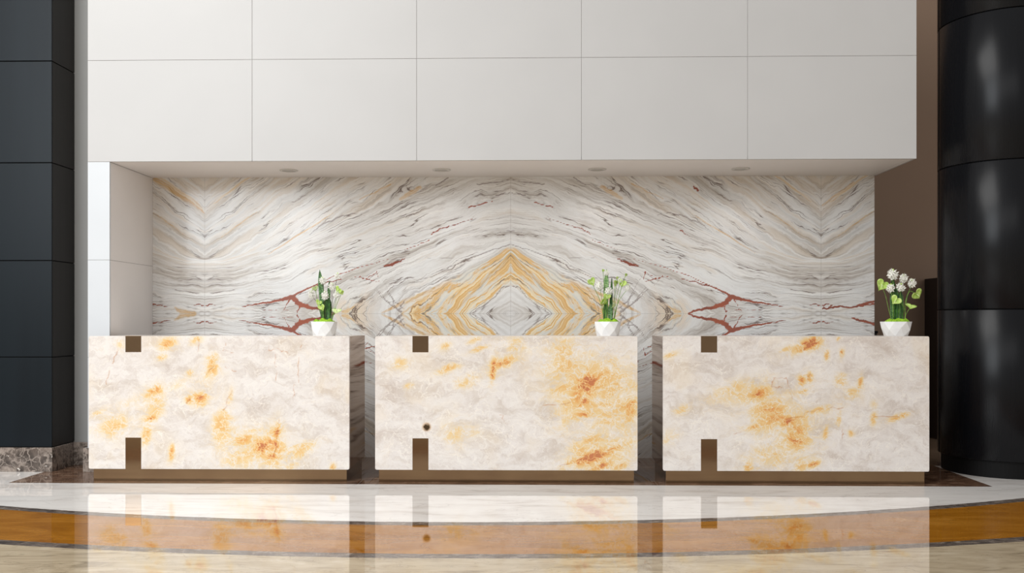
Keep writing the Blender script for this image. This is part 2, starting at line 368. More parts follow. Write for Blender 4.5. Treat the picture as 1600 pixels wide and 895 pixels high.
# thin dark hairlines following the flow
h1 = n.math('ABSOLUTE', n.math('SUBTRACT', bands(2.3, .9, 4, .5, 40.), .5))
hm = n.step(n.noise(n.comb(ph, n.math('MULTIPLY', fu, 3.), 9.), 1.3, 3), .44, .58)
col = n.mix(n.math('MULTIPLY', n.math('MULTIPLY', n.fstep(h1, .001, .016), hm), .9), col, (112, 95, 86))
h2 = n.math('ABSOLUTE', n.math('SUBTRACT', bands(4.4, 1.6, 3, .5, 60.), .52))
hm2 = n.step(n.noise(P, 4.2, 4), .52, .66)
col = n.mix(n.math('MULTIPLY', n.math('MULTIPLY', n.fstep(h2, .002, .02), hm2), .6), col, (126, 106, 94))
# fine cross grain
col = n.mix(n.math('MULTIPLY', n.step(n.noise(P, 55, 4, .7), .55, .75), .22), col, (168, 158, 148))
jit = n.math('MULTIPLY_ADD', n.noise(P, 60, 3, .6), 1.0, .55)
gld = n.fstep(n.math('MULTIPLY', n.attr('gld'), jit), .4, 1.2)
col = n.mix(n.math('MULTIPLY', gld, n.math('MULTIPLY_ADD', n.step(b4, .4, .6), .4, .4)), col, n.ramp(b2, [(.35, (226, 200, 150)), (.55, (206, 160, 92)), (.7, (176, 138, 84))]))
crk = n.fstep(n.math('MULTIPLY', n.attr('crk'), jit), .5, 1.5)
col = n.mix(n.math('MULTIPLY', crk, .62), col, (112, 92, 86))
red = n.fstep(n.math('MULTIPLY', n.attr('red'), n.math('MULTIPLY_ADD', n.noise(P, 45, 4, .7), 2.0, .1)), .8, 1.3)
col = n.mix(n.math('MULTIPLY', red, .95), col, n.ramp(b2, [(.35, (128, 60, 42)), (.6, (164, 82, 54))]))
# slab joints
tx, ty, tz = n.sep(n.pos())
for c0 in (XC, XC-FOLD, XC+FOLD): 
    col = n.mix(n.math('MULTIPLY', n.fstep(n.math('ABSOLUTE', n.math('SUBTRACT', tx, c0)), .001, .004), .3), col, (140, 128, 118))
col = n.mix(n.math('MULTIPLY', n.fstep(n.math('ABSOLUTE', n.math('SUBTRACT', tz, ZC)), .001, .004), .3), col, (140, 128, 118))
M['onyx_wall'] = n.done(col)
struct(link('wall_back', me, M['onyx_wall']))

# ------------------------------------------------------------------ white portal: fascia, soffit, pier
XF0, XF1, XP = -3.579, 3.036, -3.401; SEAMS = [XF0, -2.2465, -.9232, .3925, 1.7087, XF1]; ZH = 3.311; G = .0014
bm = bmesh.new()
box(bm, XF0+.004, XF1-.004, YF+.004, YB+.119, ZT+.022, 4.94)
core = obj('wall_fascia', bm, M['groove']); struct(core)
bm = bmesh.new()
for a, b in zip(SEAMS[:-1], SEAMS[1:]):
    a2 = a+(G if a != XF0 else 0); b2_ = b-(G if b != XF1 else 0)
    for z0, z1 in ((ZT, ZH-G), (ZH+G, 4.13-G), (4.13+G, 4.95)):
        box(bm, a2, b2_, YF, YF+.022, z0, z1, .0012)
for (z0, z1) in ((ZT, ZH-G), (ZH+G, 4.95)):        # returns on both ends
    box(bm, XF0, XF0+.018, YF+.023, YB+.12, z0, z1, .001); box(bm, XF1-.018, XF1, YF+.023, YB+.12, z0, z1, .001)
obj('cladding', bm, M['white_panel'], core)
bm = bmesh.new(); box(bm, XP, XF1-.055, YF+.022, YB, ZT, ZT+.021); box(bm, XF1-.05, XF1-.018, YF+.0225, YB+.12, ZT, ZT+.021)
struct(obj('ceiling', bm, M['niche']))
bm = bmesh.new(); box(bm, XF0+.004, XP-.004, YF+.004, YB+.119, 0, ZT)
pier = obj('wall_left', bm, M['groove']); struct(pier)
bm = bmesh.new()
for z0, z1 in ((.19, .92-G), (.92+G, 1.705-G), (1.705+G, ZT-2*G)):
    box(bm, XF0, XP, YF, YF+.018, z0, z1, .001)
    box(bm, XF0, XF0+.016, YF+.019, YB+.1, z0, z1, .001)
obj('cladding', bm, M['pier_white'], pier)
bm = bmesh.new()
for z0, z1 in ((.19, .92-G), (.92+G, 1.705-G), (1.705+G, ZT-2*G)): box(bm, XP-.016, XP, YF+.019, YB, z0, z1, .001)
obj('reveal_lining', bm, M['niche'], pier)
bm = bmesh.new(); box(bm, XF0-.03, XP+.02, YF-.02, YF+.017, 0, .194, .002); box(bm, XF0-.03, XF0+.005, YF+.0175, 7.745, 0, .194, .002)
struct(obj('baseboard_pier', bm, M['emperador']))
bm = bmesh.new(); box(bm, -9.0, XF0+.05, 7.78, 7.95, .19, 5.6); struct(obj('wall_recess', bm, M['grey_wall']))
bm = bmesh.new(); box(bm, -9.0, XF0-.031, 7.746, 7.78, 0, .193, .002); struct(obj('baseboard_recess', bm, M['emperador']))
# room beyond on the right
bm = bmesh.new(); box(bm, 1.5, 12, 9.95, 10.1, 0, 6); struct(obj('wall_right', bm, M['taupe']))

# ------------------------------------------------------------------ recessed downlights
def ring(bm, x, y, z, profile, seg=40):
    rows = []
    for k in range(seg):
        a = 2*math.pi*k/seg
        rows.append([bm.verts.new((x+r*math.cos(a), y+r*math.sin(a), z+h_)) for r, h_ in profile])
    for k in range(seg):
        A_, B_ = rows[k], rows[(k+1) % seg]
        for j in range(len(profile)-1): bm.faces.new((A_[j], A_[j+1], B_[j+1], B_[j]))
    return rows
n = NT('downlight_lens', .25); M['lens'] = n.done(n.mix(n.step(n.noise(n.pos(), 30), .3, .7), (190, 188, 184), (205, 203, 199)))
M['trim_white'] = m_panel('downlight_trim_paint', (206, 203, 198), .35)
names = ['above the left desk, leftmost of the four', 'second from the left of the four',
         'third from the left of the four', 'above the right desk, rightmost of the four']
for x, nm in zip((-2.069, -.767, .55, 1.754), names):
    t = thing('recessed_downlight', 'round white recessed downlight in the soffit '+nm, 'light', (x, 7.86, ZT), 'downlights in the soffit')
    bm = bmesh.new(); ring(bm, 0, 0, 0, [(.078, .0005), (.078, -.005), (.074, -.008), (.058, -.008), (.055, -.004), (.055, -.001)]); obj('trim_ring', bm, M['trim_white'], t, True)
    ld = bpy.data.lights.new('downlight', 'SPOT'); ld.energy = 9; ld.spot_size = 2.6; ld.spot_blend = 1.; ld.shadow_soft_size = .05; ld.color = (1, .98, .96)  # added spot to brighten the niche; the fixtures look unlit
    lo = bpy.data.objects.new('niche_fill_spot', ld); C.objects.link(lo); lo.parent = t; lo.location = (0, 0, -.012)
    bm = bmesh.new(); ring(bm, 0, 0, 0, [(.0005, -.0035), (.03, -.0030), (.0545, -.0012)]); obj('lens', bm, M['lens'], t, True)

# ------------------------------------------------------------------ left square column
t = thing('square_column', 'square dark navy panelled column at the left edge on a brown marble base', 'column', (-4.7, 7.6, 0))
def rel(bm, o): 
    for v in bm.verts: v.co -= Vector(o.location)
    return bm
ZS = [.196, .922, 1.701, 2.49, 3.31, 4.1, 5.5]
bm = bmesh.new(); box(bm, -5.63, -3.885, 7.425, 8.0, .19, 5.5); obj('core', rel(bm, t), M['black_matt'], t)
for z0, z1 in zip(ZS[:-1], ZS[1:]):
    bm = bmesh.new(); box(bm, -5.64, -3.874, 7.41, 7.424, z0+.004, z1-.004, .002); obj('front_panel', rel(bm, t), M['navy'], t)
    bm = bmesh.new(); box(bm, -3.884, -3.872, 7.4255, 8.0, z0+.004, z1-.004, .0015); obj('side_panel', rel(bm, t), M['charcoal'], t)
bm = bmesh.new(); box(bm, -5.66, -3.862, 7.395, 7.742, 0, .194, .003); obj('base', rel(bm, t), M['emperador'], t)

# ------------------------------------------------------------------ right round column
CX, CY, R = 3.837, 7.646, .492
t = thing('round_column', 'round glossy black panelled column at the right edge beside the right desk', 'column', (CX, CY, 0))
bm = bmesh.new(); ring(bm, 0, 0, 0, [(.001, .0), (.465, .0), (.465, .132), (.44, .135)], 96); obj('plinth', bm, M['black_matt'], t, False)
bm = bmesh.new(); ring(bm, 0, 0, 0, [(R-.02, .13), (R-.02, 5.5)], 96); obj('core', bm, M['black_matt'], t, False)
a0 = math.atan2(7.156-CY+.012, 4.015-CX-.0)          # the vertical joint seen at the right edge
for z0, z1 in zip([.13, 1.305, 2.455, 3.613, 4.77], [1.305, 2.455, 3.613, 4.77, 5.5]):
    for k in range(3):
        bm = bmesh.new(); seg = 40; gap = .006/R; rows = []
        for j in range(seg+1):
            a = a0+k*2*math.pi/3+gap+(2*math.pi/3-2*gap)*j/seg
            prof = [(R-.018, z0+.004), (R-.002, z0+.004), (R, z0+.006), (R, z1-.006), (R-.002, z1-.004), (R-.018, z1-.004)]
            rows.append([bm.verts.new((r*math.cos(a), r*math.sin(a), z)) for r, z in prof])
        for j in range(seg):
            for i in range(5):
                f = bm.faces.new((rows[j][i], rows[j][i+1], rows[j+1][i+1], rows[j+1][i]))
                f.smooth = (i == 2)
        bm.faces.new(rows[0]); bm.faces.new(rows[-1][::-1])
        o = obj('panel', bm, M['black'], t)

# ------------------------------------------------------------------ dark furniture beyond
t = thing('tall_dark_cabinet', 'tall dark brown cabinet in the room behind, beside the black round column', 'cabinet', (4.75, 9.75, 0))
bm = bmesh.new(); box(bm, 4.157, 5.5, 9.6, 9.94, .0, 1.66, .004); obj('body', rel(bm, t), M['dark_wood'], t)
bm = bmesh.new(); box(bm, 4.19, 5.46, 9.594, 9.5995, 0, .06); obj('plinth', rel(bm, t), M['black_matt'], t)
for a, b in ((4.162, 4.82), (4.826, 5.496)):
    bm = bmesh.new(); box(bm, a, b, 9.582, 9.6, .065, 1.64, .002); obj('door', rel(bm, t), M['dark_wood'], t)
t = thing('low_dark_cabinet', 'low dark cabinet behind the right end of the marble wall', 'cabinet', (3.2, 9.7, 0))
bm = bmesh.new(); box(bm, 2.7, 3.535, 9.6, 9.94, .06, 1.09, .003); obj('body', rel(bm, t), M['dark_wood'], t)
bm = bmesh.new(); box(bm, 2.69, 3.54, 9.59, 9.94, 1.09, 1.113, .002); obj('top', rel(bm, t), M['black_matt'], t)
bm = bmesh.new(); box(bm, 2.73, 3.5, 9.63, 9.93, 0, .06); obj('plinth', rel(bm, t), M['black_matt'], t)

# ------------------------------------------------------------------ desks
def m_onyx(name, seed):
    n = NT(name, .22, ior=1.45)
    p = n.pos(); x, y, z = n.sep(p); q = n.comb(x, z, float(seed))
    dis = n.vmath('MULTIPLY', n.vmath('SUBTRACT', n.noise(q, 4.5, 5, .6, col=True), (.5, .5, .5)), (.3, .3, .3))
    qq = n.vmath('ADD', q, dis)
    r = n.mapping(qq, (1., 2.4, 1.), (0, 0, -.38))
    c1 = n.noise(r, 3.0, 7, .62)
    col = n.ramp(c1, [(.25, (198, 184, 173)), (.4, (217, 208, 200)), (.5, (230, 224, 219)), (.62, (236, 231, 226)), (.8, (220, 206, 190))])
    c2 = n.noise(n.mapping(qq, (1, 1.6, 1), (0, 0, -.5)), 9, 6, .65)
    col = n.mix(n.math('MULTIPLY', n.step(c2, .5, .64), .45), col, (203, 191, 183))
    c3 = n.noise(n.mapping(qq, (1, 3.6, 1), (0, 0, -.42)), 15, 5, .7, .8)
    col = n.mix(n.math('MULTIPLY', n.step(c3, .52, .66), .35), col, (206, 193, 182))
    col = n.mix(n.math('MULTIPLY', n.fstep(c3, .34, .45), .45), col, (243, 239, 233))
    warm = n.noise(qq, 2.2, 4)
    col = n.mix(n.math('MULTIPLY', n.step(warm, .5, .7), .35), col, (230, 208, 172))
    # bright crystalline veinlets
    v1 = n.voro(n.mapping(qq, (1., 1.8, 1.), (0, 0, -.4)), 9.5); v2 = n.voro(n.mapping(qq, (1, 1.3, 1), (0, 0, .3)), 17.)
    vm = n.step(n.noise(q, 5, 3), .42, .62)
    col = n.mix(n.math('MULTIPLY', n.math('MULTIPLY', n.fstep(v1, .0, .05), vm), .65), col, (248, 242, 232))
    col = n.mix(n.math('MULTIPLY', n.fstep(v2, .0, .05), .28), col, (246, 240, 232))
    # iron-stained blotches
    bl = n.attr('blot')
    nn = n.math('MULTIPLY_ADD', n.noise(r, 7, 7, .7), 3.6, -.9)
    e = n.math('MULTIPLY', n.math('MULTIPLY', bl, nn), .68)
    e = n.math('MULTIPLY', e, n.math('MULTIPLY_ADD', n.step(v2, 0., .09), .55, .45))
    oc = n.ramp(e, [(0., (238, 222, 192)), (.3, (236, 208, 152)), (.62, (232, 180, 100)), (.85, (226, 150, 66)), (1., (196, 106, 40))])
    col = n.mix(n.math('MULTIPLY', n.step(e, .0, .42), .9), col, oc)
    cr = n.fstep(n.math('MULTIPLY', n.attr('crack'), n.math('MULTIPLY_ADD', n.noise(q, 45, 3), 1.2, .4)), .3, 1.9)
    cr = n.math('MULTIPLY', cr, n.step(n.noise(q, 11, 4), .38, .58))
    col = n.mix(n.math('MULTIPLY', cr, .6), col, (196, 136, 84))
    sp = n.step(n.math('MULTIPLY', n.attr('spot'), n.math('MULTIPLY_ADD', n.noise(q, 40, 4), 1.2, .4)), .3, .75)
    col = n.mix(n.math('MULTIPLY', n.step(n.attr('spot'), .12, .5), .6), col, (206, 158, 92))
    col = n.mix(sp, col, (64, 46, 24))
    col = n.mix(1.0, col, (.93, .925, .92, 1), 'MULTIPLY')
    return n.done(col)
n = NT('pale_stone_counter', .2); M['counter'] = n.done(n.ramp(n.noise(n.pos(), 6, 6, .6), [(.3, (206, 198, 190)), (.6, (228, 222, 215))]))

Z3 = 3.404
DESKS = [
 dict(x0=-3.3556, x1=-1.3749, ox=120, side=1,
  label='left onyx reception desk on a bronze plinth, beside the white pier',
  bl=[(480,90,34,24,.8),(455,165,22,12,.7),(630,75,28,20,.6),(720,210,22,45,.8),(600,250,20,15,.4),(410,350,32,13,1.1),(660,385,25,25,1.1),(600,390,12,15,1.1),(430,420,30,40,.45),
      (400,495,25,15,.8),(190,540,62,42,.6),(370,575,18,42,.9),(770,530,38,60,.65),(505,675,10,26,1.25),(870,610,40,25,.6),(1000,640,55,34,.95),(1065,600,13,50,1.35),(1040,690,20,14,1.5),
      (900,690,95,40,.6),(1180,660,80,30,.55),(110,465,28,10,.45),(820,380,12,42,.45),(1365,745,10,15,.8),(230,100,22,22,.5),(930,560,34,20,.4),(1150,740,28,16,.6),(480,330,90,20,.35),(300,400,120,26,.3)],
  cr=[[(215,70),(210,150),(170,230),(155,310)],[(655,70),(650,120),(640,165)],[(795,90),(780,130),(850,140)],[(1030,60),(1025,130),(1080,120),(1140,150)],[(1060,150),(1060,290)],
      [(1200,100),(1185,180),(1185,300)],[(1160,310),(1155,390)],[(1080,500),(1065,650),(1040,700)],[(830,340),(780,450)],[(600,385),(590,410)],[(740,200),(690,260)],[(790,215),(850,240)]], spot=None),
 dict(x0=-1.1802, x1=.7876, ox=570, side=0,
  label='middle onyx reception desk with a dark round spot near its lower left',
  bl=[(430,105,25,15,.6),(600,125,35,9,.7),(580,75,32,12,.6),(440,225,40,14,.85),(685,235,9,36,1.3),(735,195,45,16,.95),(185,200,40,24,.6),(235,320,20,12,.6),(550,290,60,26,.45),
      (800,100,42,40,.45),(1040,160,80,80,.42),(1190,310,40,38,1.05),(1150,375,40,34,1.05),(1270,300,80,60,.62),(1050,330,70,60,.5),(1160,470,52,18,.85),(1300,420,120,90,.5),
      (1415,440,25,50,1.0),(1200,690,68,18,1.6),(1300,660,60,13,1.2),(1200,600,40,24,.75),(1140,640,40,36,.65),(1260,740,50,16,1.1),(1360,740,30,15,1.),(480,570,60,60,.36),(570,560,40,30,.36),(1300,200,60,60,.4)],
  cr=[[(1150,370),(1100,400),(950,420)],[(1090,730),(1040,745)],[(720,470),(760,520)],[(1180,690),(1330,660)],[(690,220),(780,185)]], spot=(330,535,22,22)),
 dict(x0=.9772, x1=2.9469, ox=1000, side=-1,
  label='right onyx reception desk with rust streak at its top edge, beside the black round column',
  bl=[(900,92,40,13,1.7),(925,70,14,18,1.6),(870,120,25,8,1.6),(995,150,8,15,1.2),(1075,140,8,15,1.2),(1055,65,6,8,1.1),(160,150,34,15,.6),(500,340,100,40,.42),(640,350,40,25,.85),(700,450,72,48,.9),
      (800,500,35,15,1.1),(840,570,42,42,1.0),(825,610,24,24,.8),(610,530,32,12,.75),(860,290,15,18,1.1),(905,265,12,18,1.1),(865,340,25,10,.8),(1070,280,25,28,.5),(1175,290,8,24,1.0),
      (1130,350,30,20,.6),(230,440,44,20,.5),(1380,478,42,11,.9),(1245,490,12,25,.7),(990,560,10,30,.65),(1125,560,12,20,.6),(580,745,14,15,1.1),(930,730,22,9,1.2),(700,680,120,60,.5),
      (860,740,30,30,.6),(1060,490,10,30,.6),(1250,410,20,20,.4),(150,590,60,30,.4),(780,120,30,10,.6),(960,440,60,14,.7)],
  cr=[[(690,255),(720,270),(700,320),(760,325)],[(720,270),(780,270),(800,350),(815,385)],[(690,500),(840,480),(950,440),(1080,430)],[(540,560),(495,570)],[(855,135),(900,100),(935,60)],
      [(1080,545),(1080,600)],[(910,250),(890,300)],[(1240,475),(1380,478)]], spot=None)]
DY0, DD, DT, DB = 6.959, .669, 1.10, .0953
for k, D in enumerate(DESKS):
    x0, x1 = D['x0'], D['x1']; W = x1-x0; H = DT-DB
    t = thing('reception_desk', D['label'], 'reception desk', ((x0+x1)/2, DY0+DD/2, 0), 'onyx reception desks in a row')
    ox, oy = (x0+x1)/2, DY0+DD/2
    # front slab: rounded-corner rectangle grid front with thickness
    nxg, nzg = 240, 122; rc = .012
    gx = np.linspace(-W/2, W/2, nxg); gz = np.linspace(DB, DT, nzg)
    X, Z = np.meshgrid(gx, gz)
    # px of the photo's desk zoom -> metres on the slab
    pxl = {0: (137.8, 546.6), 1: (586.3, 996.), 2: (1036.2, 1452.)}[k]; top, bot = {0: (525.7, 734.1), 1: (525.3, 734.3), 2: (525., 735.4)}[k]
    fx = lambda zx: ((D['ox']+zx/Z3)-pxl[0])/(pxl[1]-pxl[0])*W-W/2
    fz = lambda zy: DT-((510+zy/Z3)-top)/(bot-top)*H
    sc = W/(pxl[1]-pxl[0])/Z3
    blot = np.zeros(X.shape)
    for bx_, by_, rx, ry, am in D['bl']:
        cx_, cz_ = fx(bx_), fz(by_); rot = .35
        dx = (X-cx_); dz = (Z-cz_)
        if rx > ry: ddx = dx*math.cos(rot)+dz*math.sin(rot); ddz = -dx*math.sin(rot)+dz*math.cos(rot)
        else: ddx = dx*math.cos(.12)-dz*math.sin(.12); ddz = dx*math.sin(.12)+dz*math.cos(.12)
        blot = np.maximum(blot, am*np.exp(-.75*((ddx/(rx*1.15*sc))**2+(ddz/(ry*1.15*sc))**2)))+.22*am*np.exp(-.4*((ddx/(rx*2.1*sc))**2+(ddz/(ry*2.1*sc))**2))
    crack = np.full(X.shape, 9.)
    for l in D['cr']: crack = np.minimum(crack, seg_dist(X, Z, rough_line([(fx(a), fz(b), .0036) for a, b in l], .006, 5)))
    spot = np.zeros(X.shape)
    if D['spot']: sx_, sz_, rx, ry = D['spot']; spot = np.exp(-(((X-fx(sx_))/(rx*sc))**2+((Z-fz(sz_))/(ry*sc))**2))
    # pull corners in to round them
    Xr, Zr = X.copy(), Z.copy()
    for sx in (-1, 1):
        for sz, zc in ((-1, DB), (1, DT)):
            ccx, ccz = sx*(W/2-rc), zc-sz*rc
            m = ((X-ccx)*sx > 0) & ((Z-ccz)*sz > 0); d = np.hypot(X-ccx, Z-ccz); f = np.where(m & (d > rc), rc/np.maximum(d, 1e-6), 1)
            Xr = np.where(m, ccx+(X-ccx)*f, Xr); Zr = np.where(m, ccz+(Z-ccz)*f, Zr)
    idx = np.arange(nxg*nzg).reshape(nzg, nxg); N0 = nxg*nzg
    loop = np.r_[idx[0, :-1], idx[:-1, -1], idx[-1, :0:-1], idx[:0:-1, 0]]
    V0 = np.c_[Xr.ravel(), np.full(N0, -DD/2), Zr.ravel()]
    # bevelled front arris: shrink front by 1.5 mm, edge loop, then back
    Vf = V0.copy(); sxx = 1-.003/W; Vf[:, 0] *= sxx; Vf[:, 2] = (Vf[:, 2]-(DB+DT)/2)*(1-.003/H)+(DB+DT)/2
    e1 = V0[loop]+np.array([0, .0015, 0]); e2 = V0[loop]+np.array([0, .03, 0])
    VV = np.vstack([Vf, e1, e2]); L = len(loop); A1 = N0+np.arange(L); A2 = N0+L+np.arange(L)
    fc = np.stack([idx[:-1, :-1], idx[:-1, 1:], idx[1:, 1:], idx[1:, :-1]], -1).reshape(-1, 4).tolist()
    for i in range(L):
        j = (i+1) % L; fc.append([int(loop[j]), int(loop[i]), int(A1[i]), int(A1[j])]); fc.append([int(A1[j]), int(A1[i]), int(A2[i]), int(A2[j])])
    fc.append([int(v) for v in A2])
    me = bpy.data.meshes.new('front_panel'); me.from_pydata(VV.tolist(), [], fc)
    for nm, ar in (('blot', blot), ('crack', crack), ('spot', spot)):
        ar = ar.ravel(); set_attr(me, nm, np.r_[ar, ar[loop], ar[loop]])
    link('front_panel', me, m_onyx('white_onyx_'+('first', 'second', 'third')[k], 3.7*k), t)
    y0l = -DD/2+.0305; yb = DD/2
    bm = bmesh.new(); box(bm, -W/2+.004, -W/2+.022, y0l, yb, DB+.002, DT-.004, .001); obj('side_panel', bm, M['bronze_mirror'], t)
    bm = bmesh.new(); box(bm, W/2-.022, W/2-.004, y0l, yb, DB+.002, DT-.004, .001); obj('side_panel', bm, M['bronze_mirror'], t)
    bm = bmesh.new(); box(bm, -W/2+.023, W/2-.023, y0l, yb-.001, DT-.034, DT-.002, .001); obj('countertop', bm, M['counter'], t)
    bm = bmesh.new(); box(bm, -W/2+.023, W/2-.023, y0l+.3, y0l+.318, DB+.1, DT-.035); obj('modesty_panel', bm, M['dark_wood'], t)
    bm = bmesh.new(); box(bm, -W/2+.023, W/2-.023, y0l+.32, yb-.02, .72, .75); obj('work_shelf', bm, M['dark_wood'], t)
    bm = bmesh.new(); box(bm, -W/2+.025, W/2-.025, -DD/2+.028, yb-.02, 0.0, DB, .001); obj('plinth', bm, M['bronze'], t)
    lx = -W/2+.2815
    for nm, z0, z1 in (('metal_inlay', DT-.121, DT+.001), ('metal_inlay', DB-.001, .333)):
        bm = bmesh.new(); box(bm, lx, lx+.12, -DD/2-.0015, -DD/2+.012, z0, z1, .0006); obj(nm, bm, M['bronze'], t)

# ------------------------------------------------------------------ flower bowls
n = NT('white_ceramic', .28); M['ceramic'] = n.done(n.mix(n.step(n.noise(n.pos(), 12, 3), .3, .7), (232, 232, 232), (240, 239, 237)))
def m_leafy(name, c1, c2, scale=60, rough=.5, mp=(1, 1, 1), lo=.4, hi=.6, trans=.0):
    n = NT(name, rough); n.b.inputs['Subsurface Weight'].default_value = 0
    return n.done(n.mix(n.step(n.noise(n.mapping(n.pos(), mp), scale, 4, .6), lo, hi), c1, c2))
M['moss'] = m_leafy('lime_moss', (104, 150, 20), (166, 208, 52), 140, .9)
M['snake'] = m_leafy('mottled_snake_plant', (40, 84, 40), (112, 150, 96), 70, .4, (.7, .7, 2.2))
M['snake_pale'] = m_leafy('pale_snake_plant', (86, 136, 78), (166, 196, 140), 70, .4, (.7, .7, 2.0))
M['snake_dark'] = m_leafy('dark_green_leaf', (24, 62, 20), (66, 118, 44), 70, .4, (1.5, 1.5, .5))
M['lime'] = m_leafy('lime_spathe', (170, 206, 92), (204, 228, 134), 50, .4)
M['pale_lime'] = m_leafy('pale_spathe', (196, 216, 146), (220, 232, 182), 50, .45)
M['petal'] = m_leafy('white_petals', (240, 240, 232), (250, 249, 244), 60, .6)
M['stem'] = m_leafy('green_stem', (84, 128, 44), (130, 168, 70), 60, .5)
M['stem_dark'] = m_leafy('dark_stem', (58, 66, 40), (88, 98, 58), 60, .5)
M['twig'] = m_leafy('brown_twig', (120, 86, 52), (150, 112, 72), 60, .6)

def tube(bm, pts, r0, r1, seg=7):
    pts = [Vector(p) for p in pts]
    # smooth
    for _ in range(2):
        q = [pts[0]]
        for a, b in zip(pts[:-1], pts[1:]): q += [a*.75+b*.25, a*.25+b*.75]
        pts = q+[pts[-1]]
    prev = None
    for i, p in enumerate(pts):
        d = (pts[min(i+1, len(pts)-1)]-pts[max(i-1, 0)]).normalized(); u_ = d.cross(Vector((0, 1, .01))).normalized(); v_ = d.cross(u_)
        r = r0+(r1-r0)*i/(len(pts)-1)
        rg = [bm.verts.new(p+r*(math.cos(2*math.pi*k/seg)*u_+math.sin(2*math.pi*k/seg)*v_)) for k in range(seg)]
        if prev:
            for k in range(seg): bm.faces.new((prev[k], prev[(k+1) % seg], rg[(k+1) % seg], rg[k]))
        else: bm.faces.new(rg[::-1])
        prev = rg
    bm.faces.new(prev)
def snake_leaf(bm, base, tip, wd, depth=.008, twist=.0, blunt=False):
    base, tip = Vector(base), Vector(tip); N = 14; rows = []
    for i in range(N+1):
        t_ = i/N; p = base.lerp(tip, t_)+Vector((0, math.sin(t_*math.pi)*.006, 0))
        wv_ = wd*(.72+.5*math.sin(min(1, t_*1.2)*math.pi*.6)*.55) * (1 if t_ < .68 else max(.0 if not blunt else .35, math.cos((t_-.68)/.32*math.pi/2)**.75))
        a = twist*t_; row = []
        for s_ in (-1, -.5, 0, .5, 1):
            x_ = s_*wv_/2; y_ = -(1-s_*s_)*depth*-1
            row.append((p+Vector((x_*math.cos(a), y_+x_*math.sin(a), 0))))
        back = [q+Vector((0, .0035, 0)) for q in row[::-1]]
        rows.append([bm.verts.new(q) for q in row+back])
    m = len(rows[0])
    for i in range(N):
        for j in range(m): bm.faces.new((rows[i][j], rows[i][(j+1) % m], rows[i+1][(j+1) % m], rows[i+1][j]))
    bm.faces.new(rows[0][::-1]); bm.faces.new(rows[-1])
def spathe(bm, c, size, yaw, pitch, roll, cup=.25):
    """heart-shaped anthurium spathe with thickness, facing -Y before rotation"""
    Mx = Matrix.Rotation(yaw, 3, 'Z') @ Matrix.Rotation(pitch, 3, 'X') @ Matrix.Rotation(roll, 3, 'Y'); c = Vector(c); N = 28; rings = []
    for side in (0, 1):
        g = []
        for r in (1., .72, .4, .12):
            rr = []
            for k in range(N):
                a = 2*math.pi*k/N
                # heart: notch up, point down
                hx = math.sin(a)**3*.95; hz = (13*math.cos(a)-5*math.cos(2*a)-2*math.cos(3*a)-math.cos(4*a))/16
                hz = hz*.95+.12
                x_, z_ = hx*size*r, hz*size*r
                y_ = -cup*size*(r*r)+.35*size*max(0, -hz)*r*.6+side*.0025+.03*size*math.sin(3*a)*r
                rr.append(bm.verts.new(c+Mx @ Vector((x_, y_, z_))))
            g.append(rr)
        rings.append(g)
        for a_, b_ in zip(g[:-1], g[1:]):
            for k in range(N): bm.faces.new((a_[k], a_[(k+1) % N], b_[(k+1) % N], b_[k]))
        bm.faces.new(g[-1])
    for k in range(N): bm.faces.new((rings[0][0][k], rings[1][0][k], rings[1][0][(k+1) % N], rings[0][0][(k+1) % N]))
    return Mx
def bloom(bm, c, r, cnt, rnd):
    c = Vector(c); cnt = 24
    bmesh.ops.create_icosphere(bm, subdivisions=1, radius=r*.42, matrix=Matrix.Translation(c) @ Matrix.Diagonal((1, 1, 1.3, 1)))
    for i in range(cnt):
        zf = 1-2*(i+.5)/cnt; a = i*2.399+rnd.random()*.6; rr = math.sqrt(1-zf*zf)*(1 if zf < .2 else 1-.35*zf)
        d = Vector((rr*math.cos(a), rr*math.sin(a), zf*1.15)).normalized()
        p = c+Vector((rr*math.cos(a), rr*math.sin(a)*.9, zf*1.25))*r*rnd.uniform(.45, .72)
        u_ = d.cross(Vector((.3, .2, 1))).normalized(); v_ = d.cross(u_); pr = r*rnd.uniform(.45, .8)
        ctr = bm.verts.new(p)
        for k in range(5):
            b = 2*math.pi*k/5+rnd.random()*.4; e = math.cos(b)*u_+math.sin(b)*v_; s_ = d.cross(e)
            tv = bm.verts.new(p+e*pr+d*pr*rnd.uniform(.0, .6))
            m1 = bm.verts.new(p+e*pr*.5+s_*pr*.2+d*pr*.25); m2 = bm.verts.new(p+e*pr*.5-s_*pr*.2+d*pr*.25); m3 = bm.verts.new(p+e*pr*.45+d*pr*.05)
            bm.faces.new((ctr, m1, tv)); bm.faces.new((ctr, tv, m2)); bm.faces.new((ctr, m3, m1)); bm.faces.new((ctr, m2, m3)); bm.faces.new((m1, m3, tv)); bm.faces.new((m2, tv, m3))
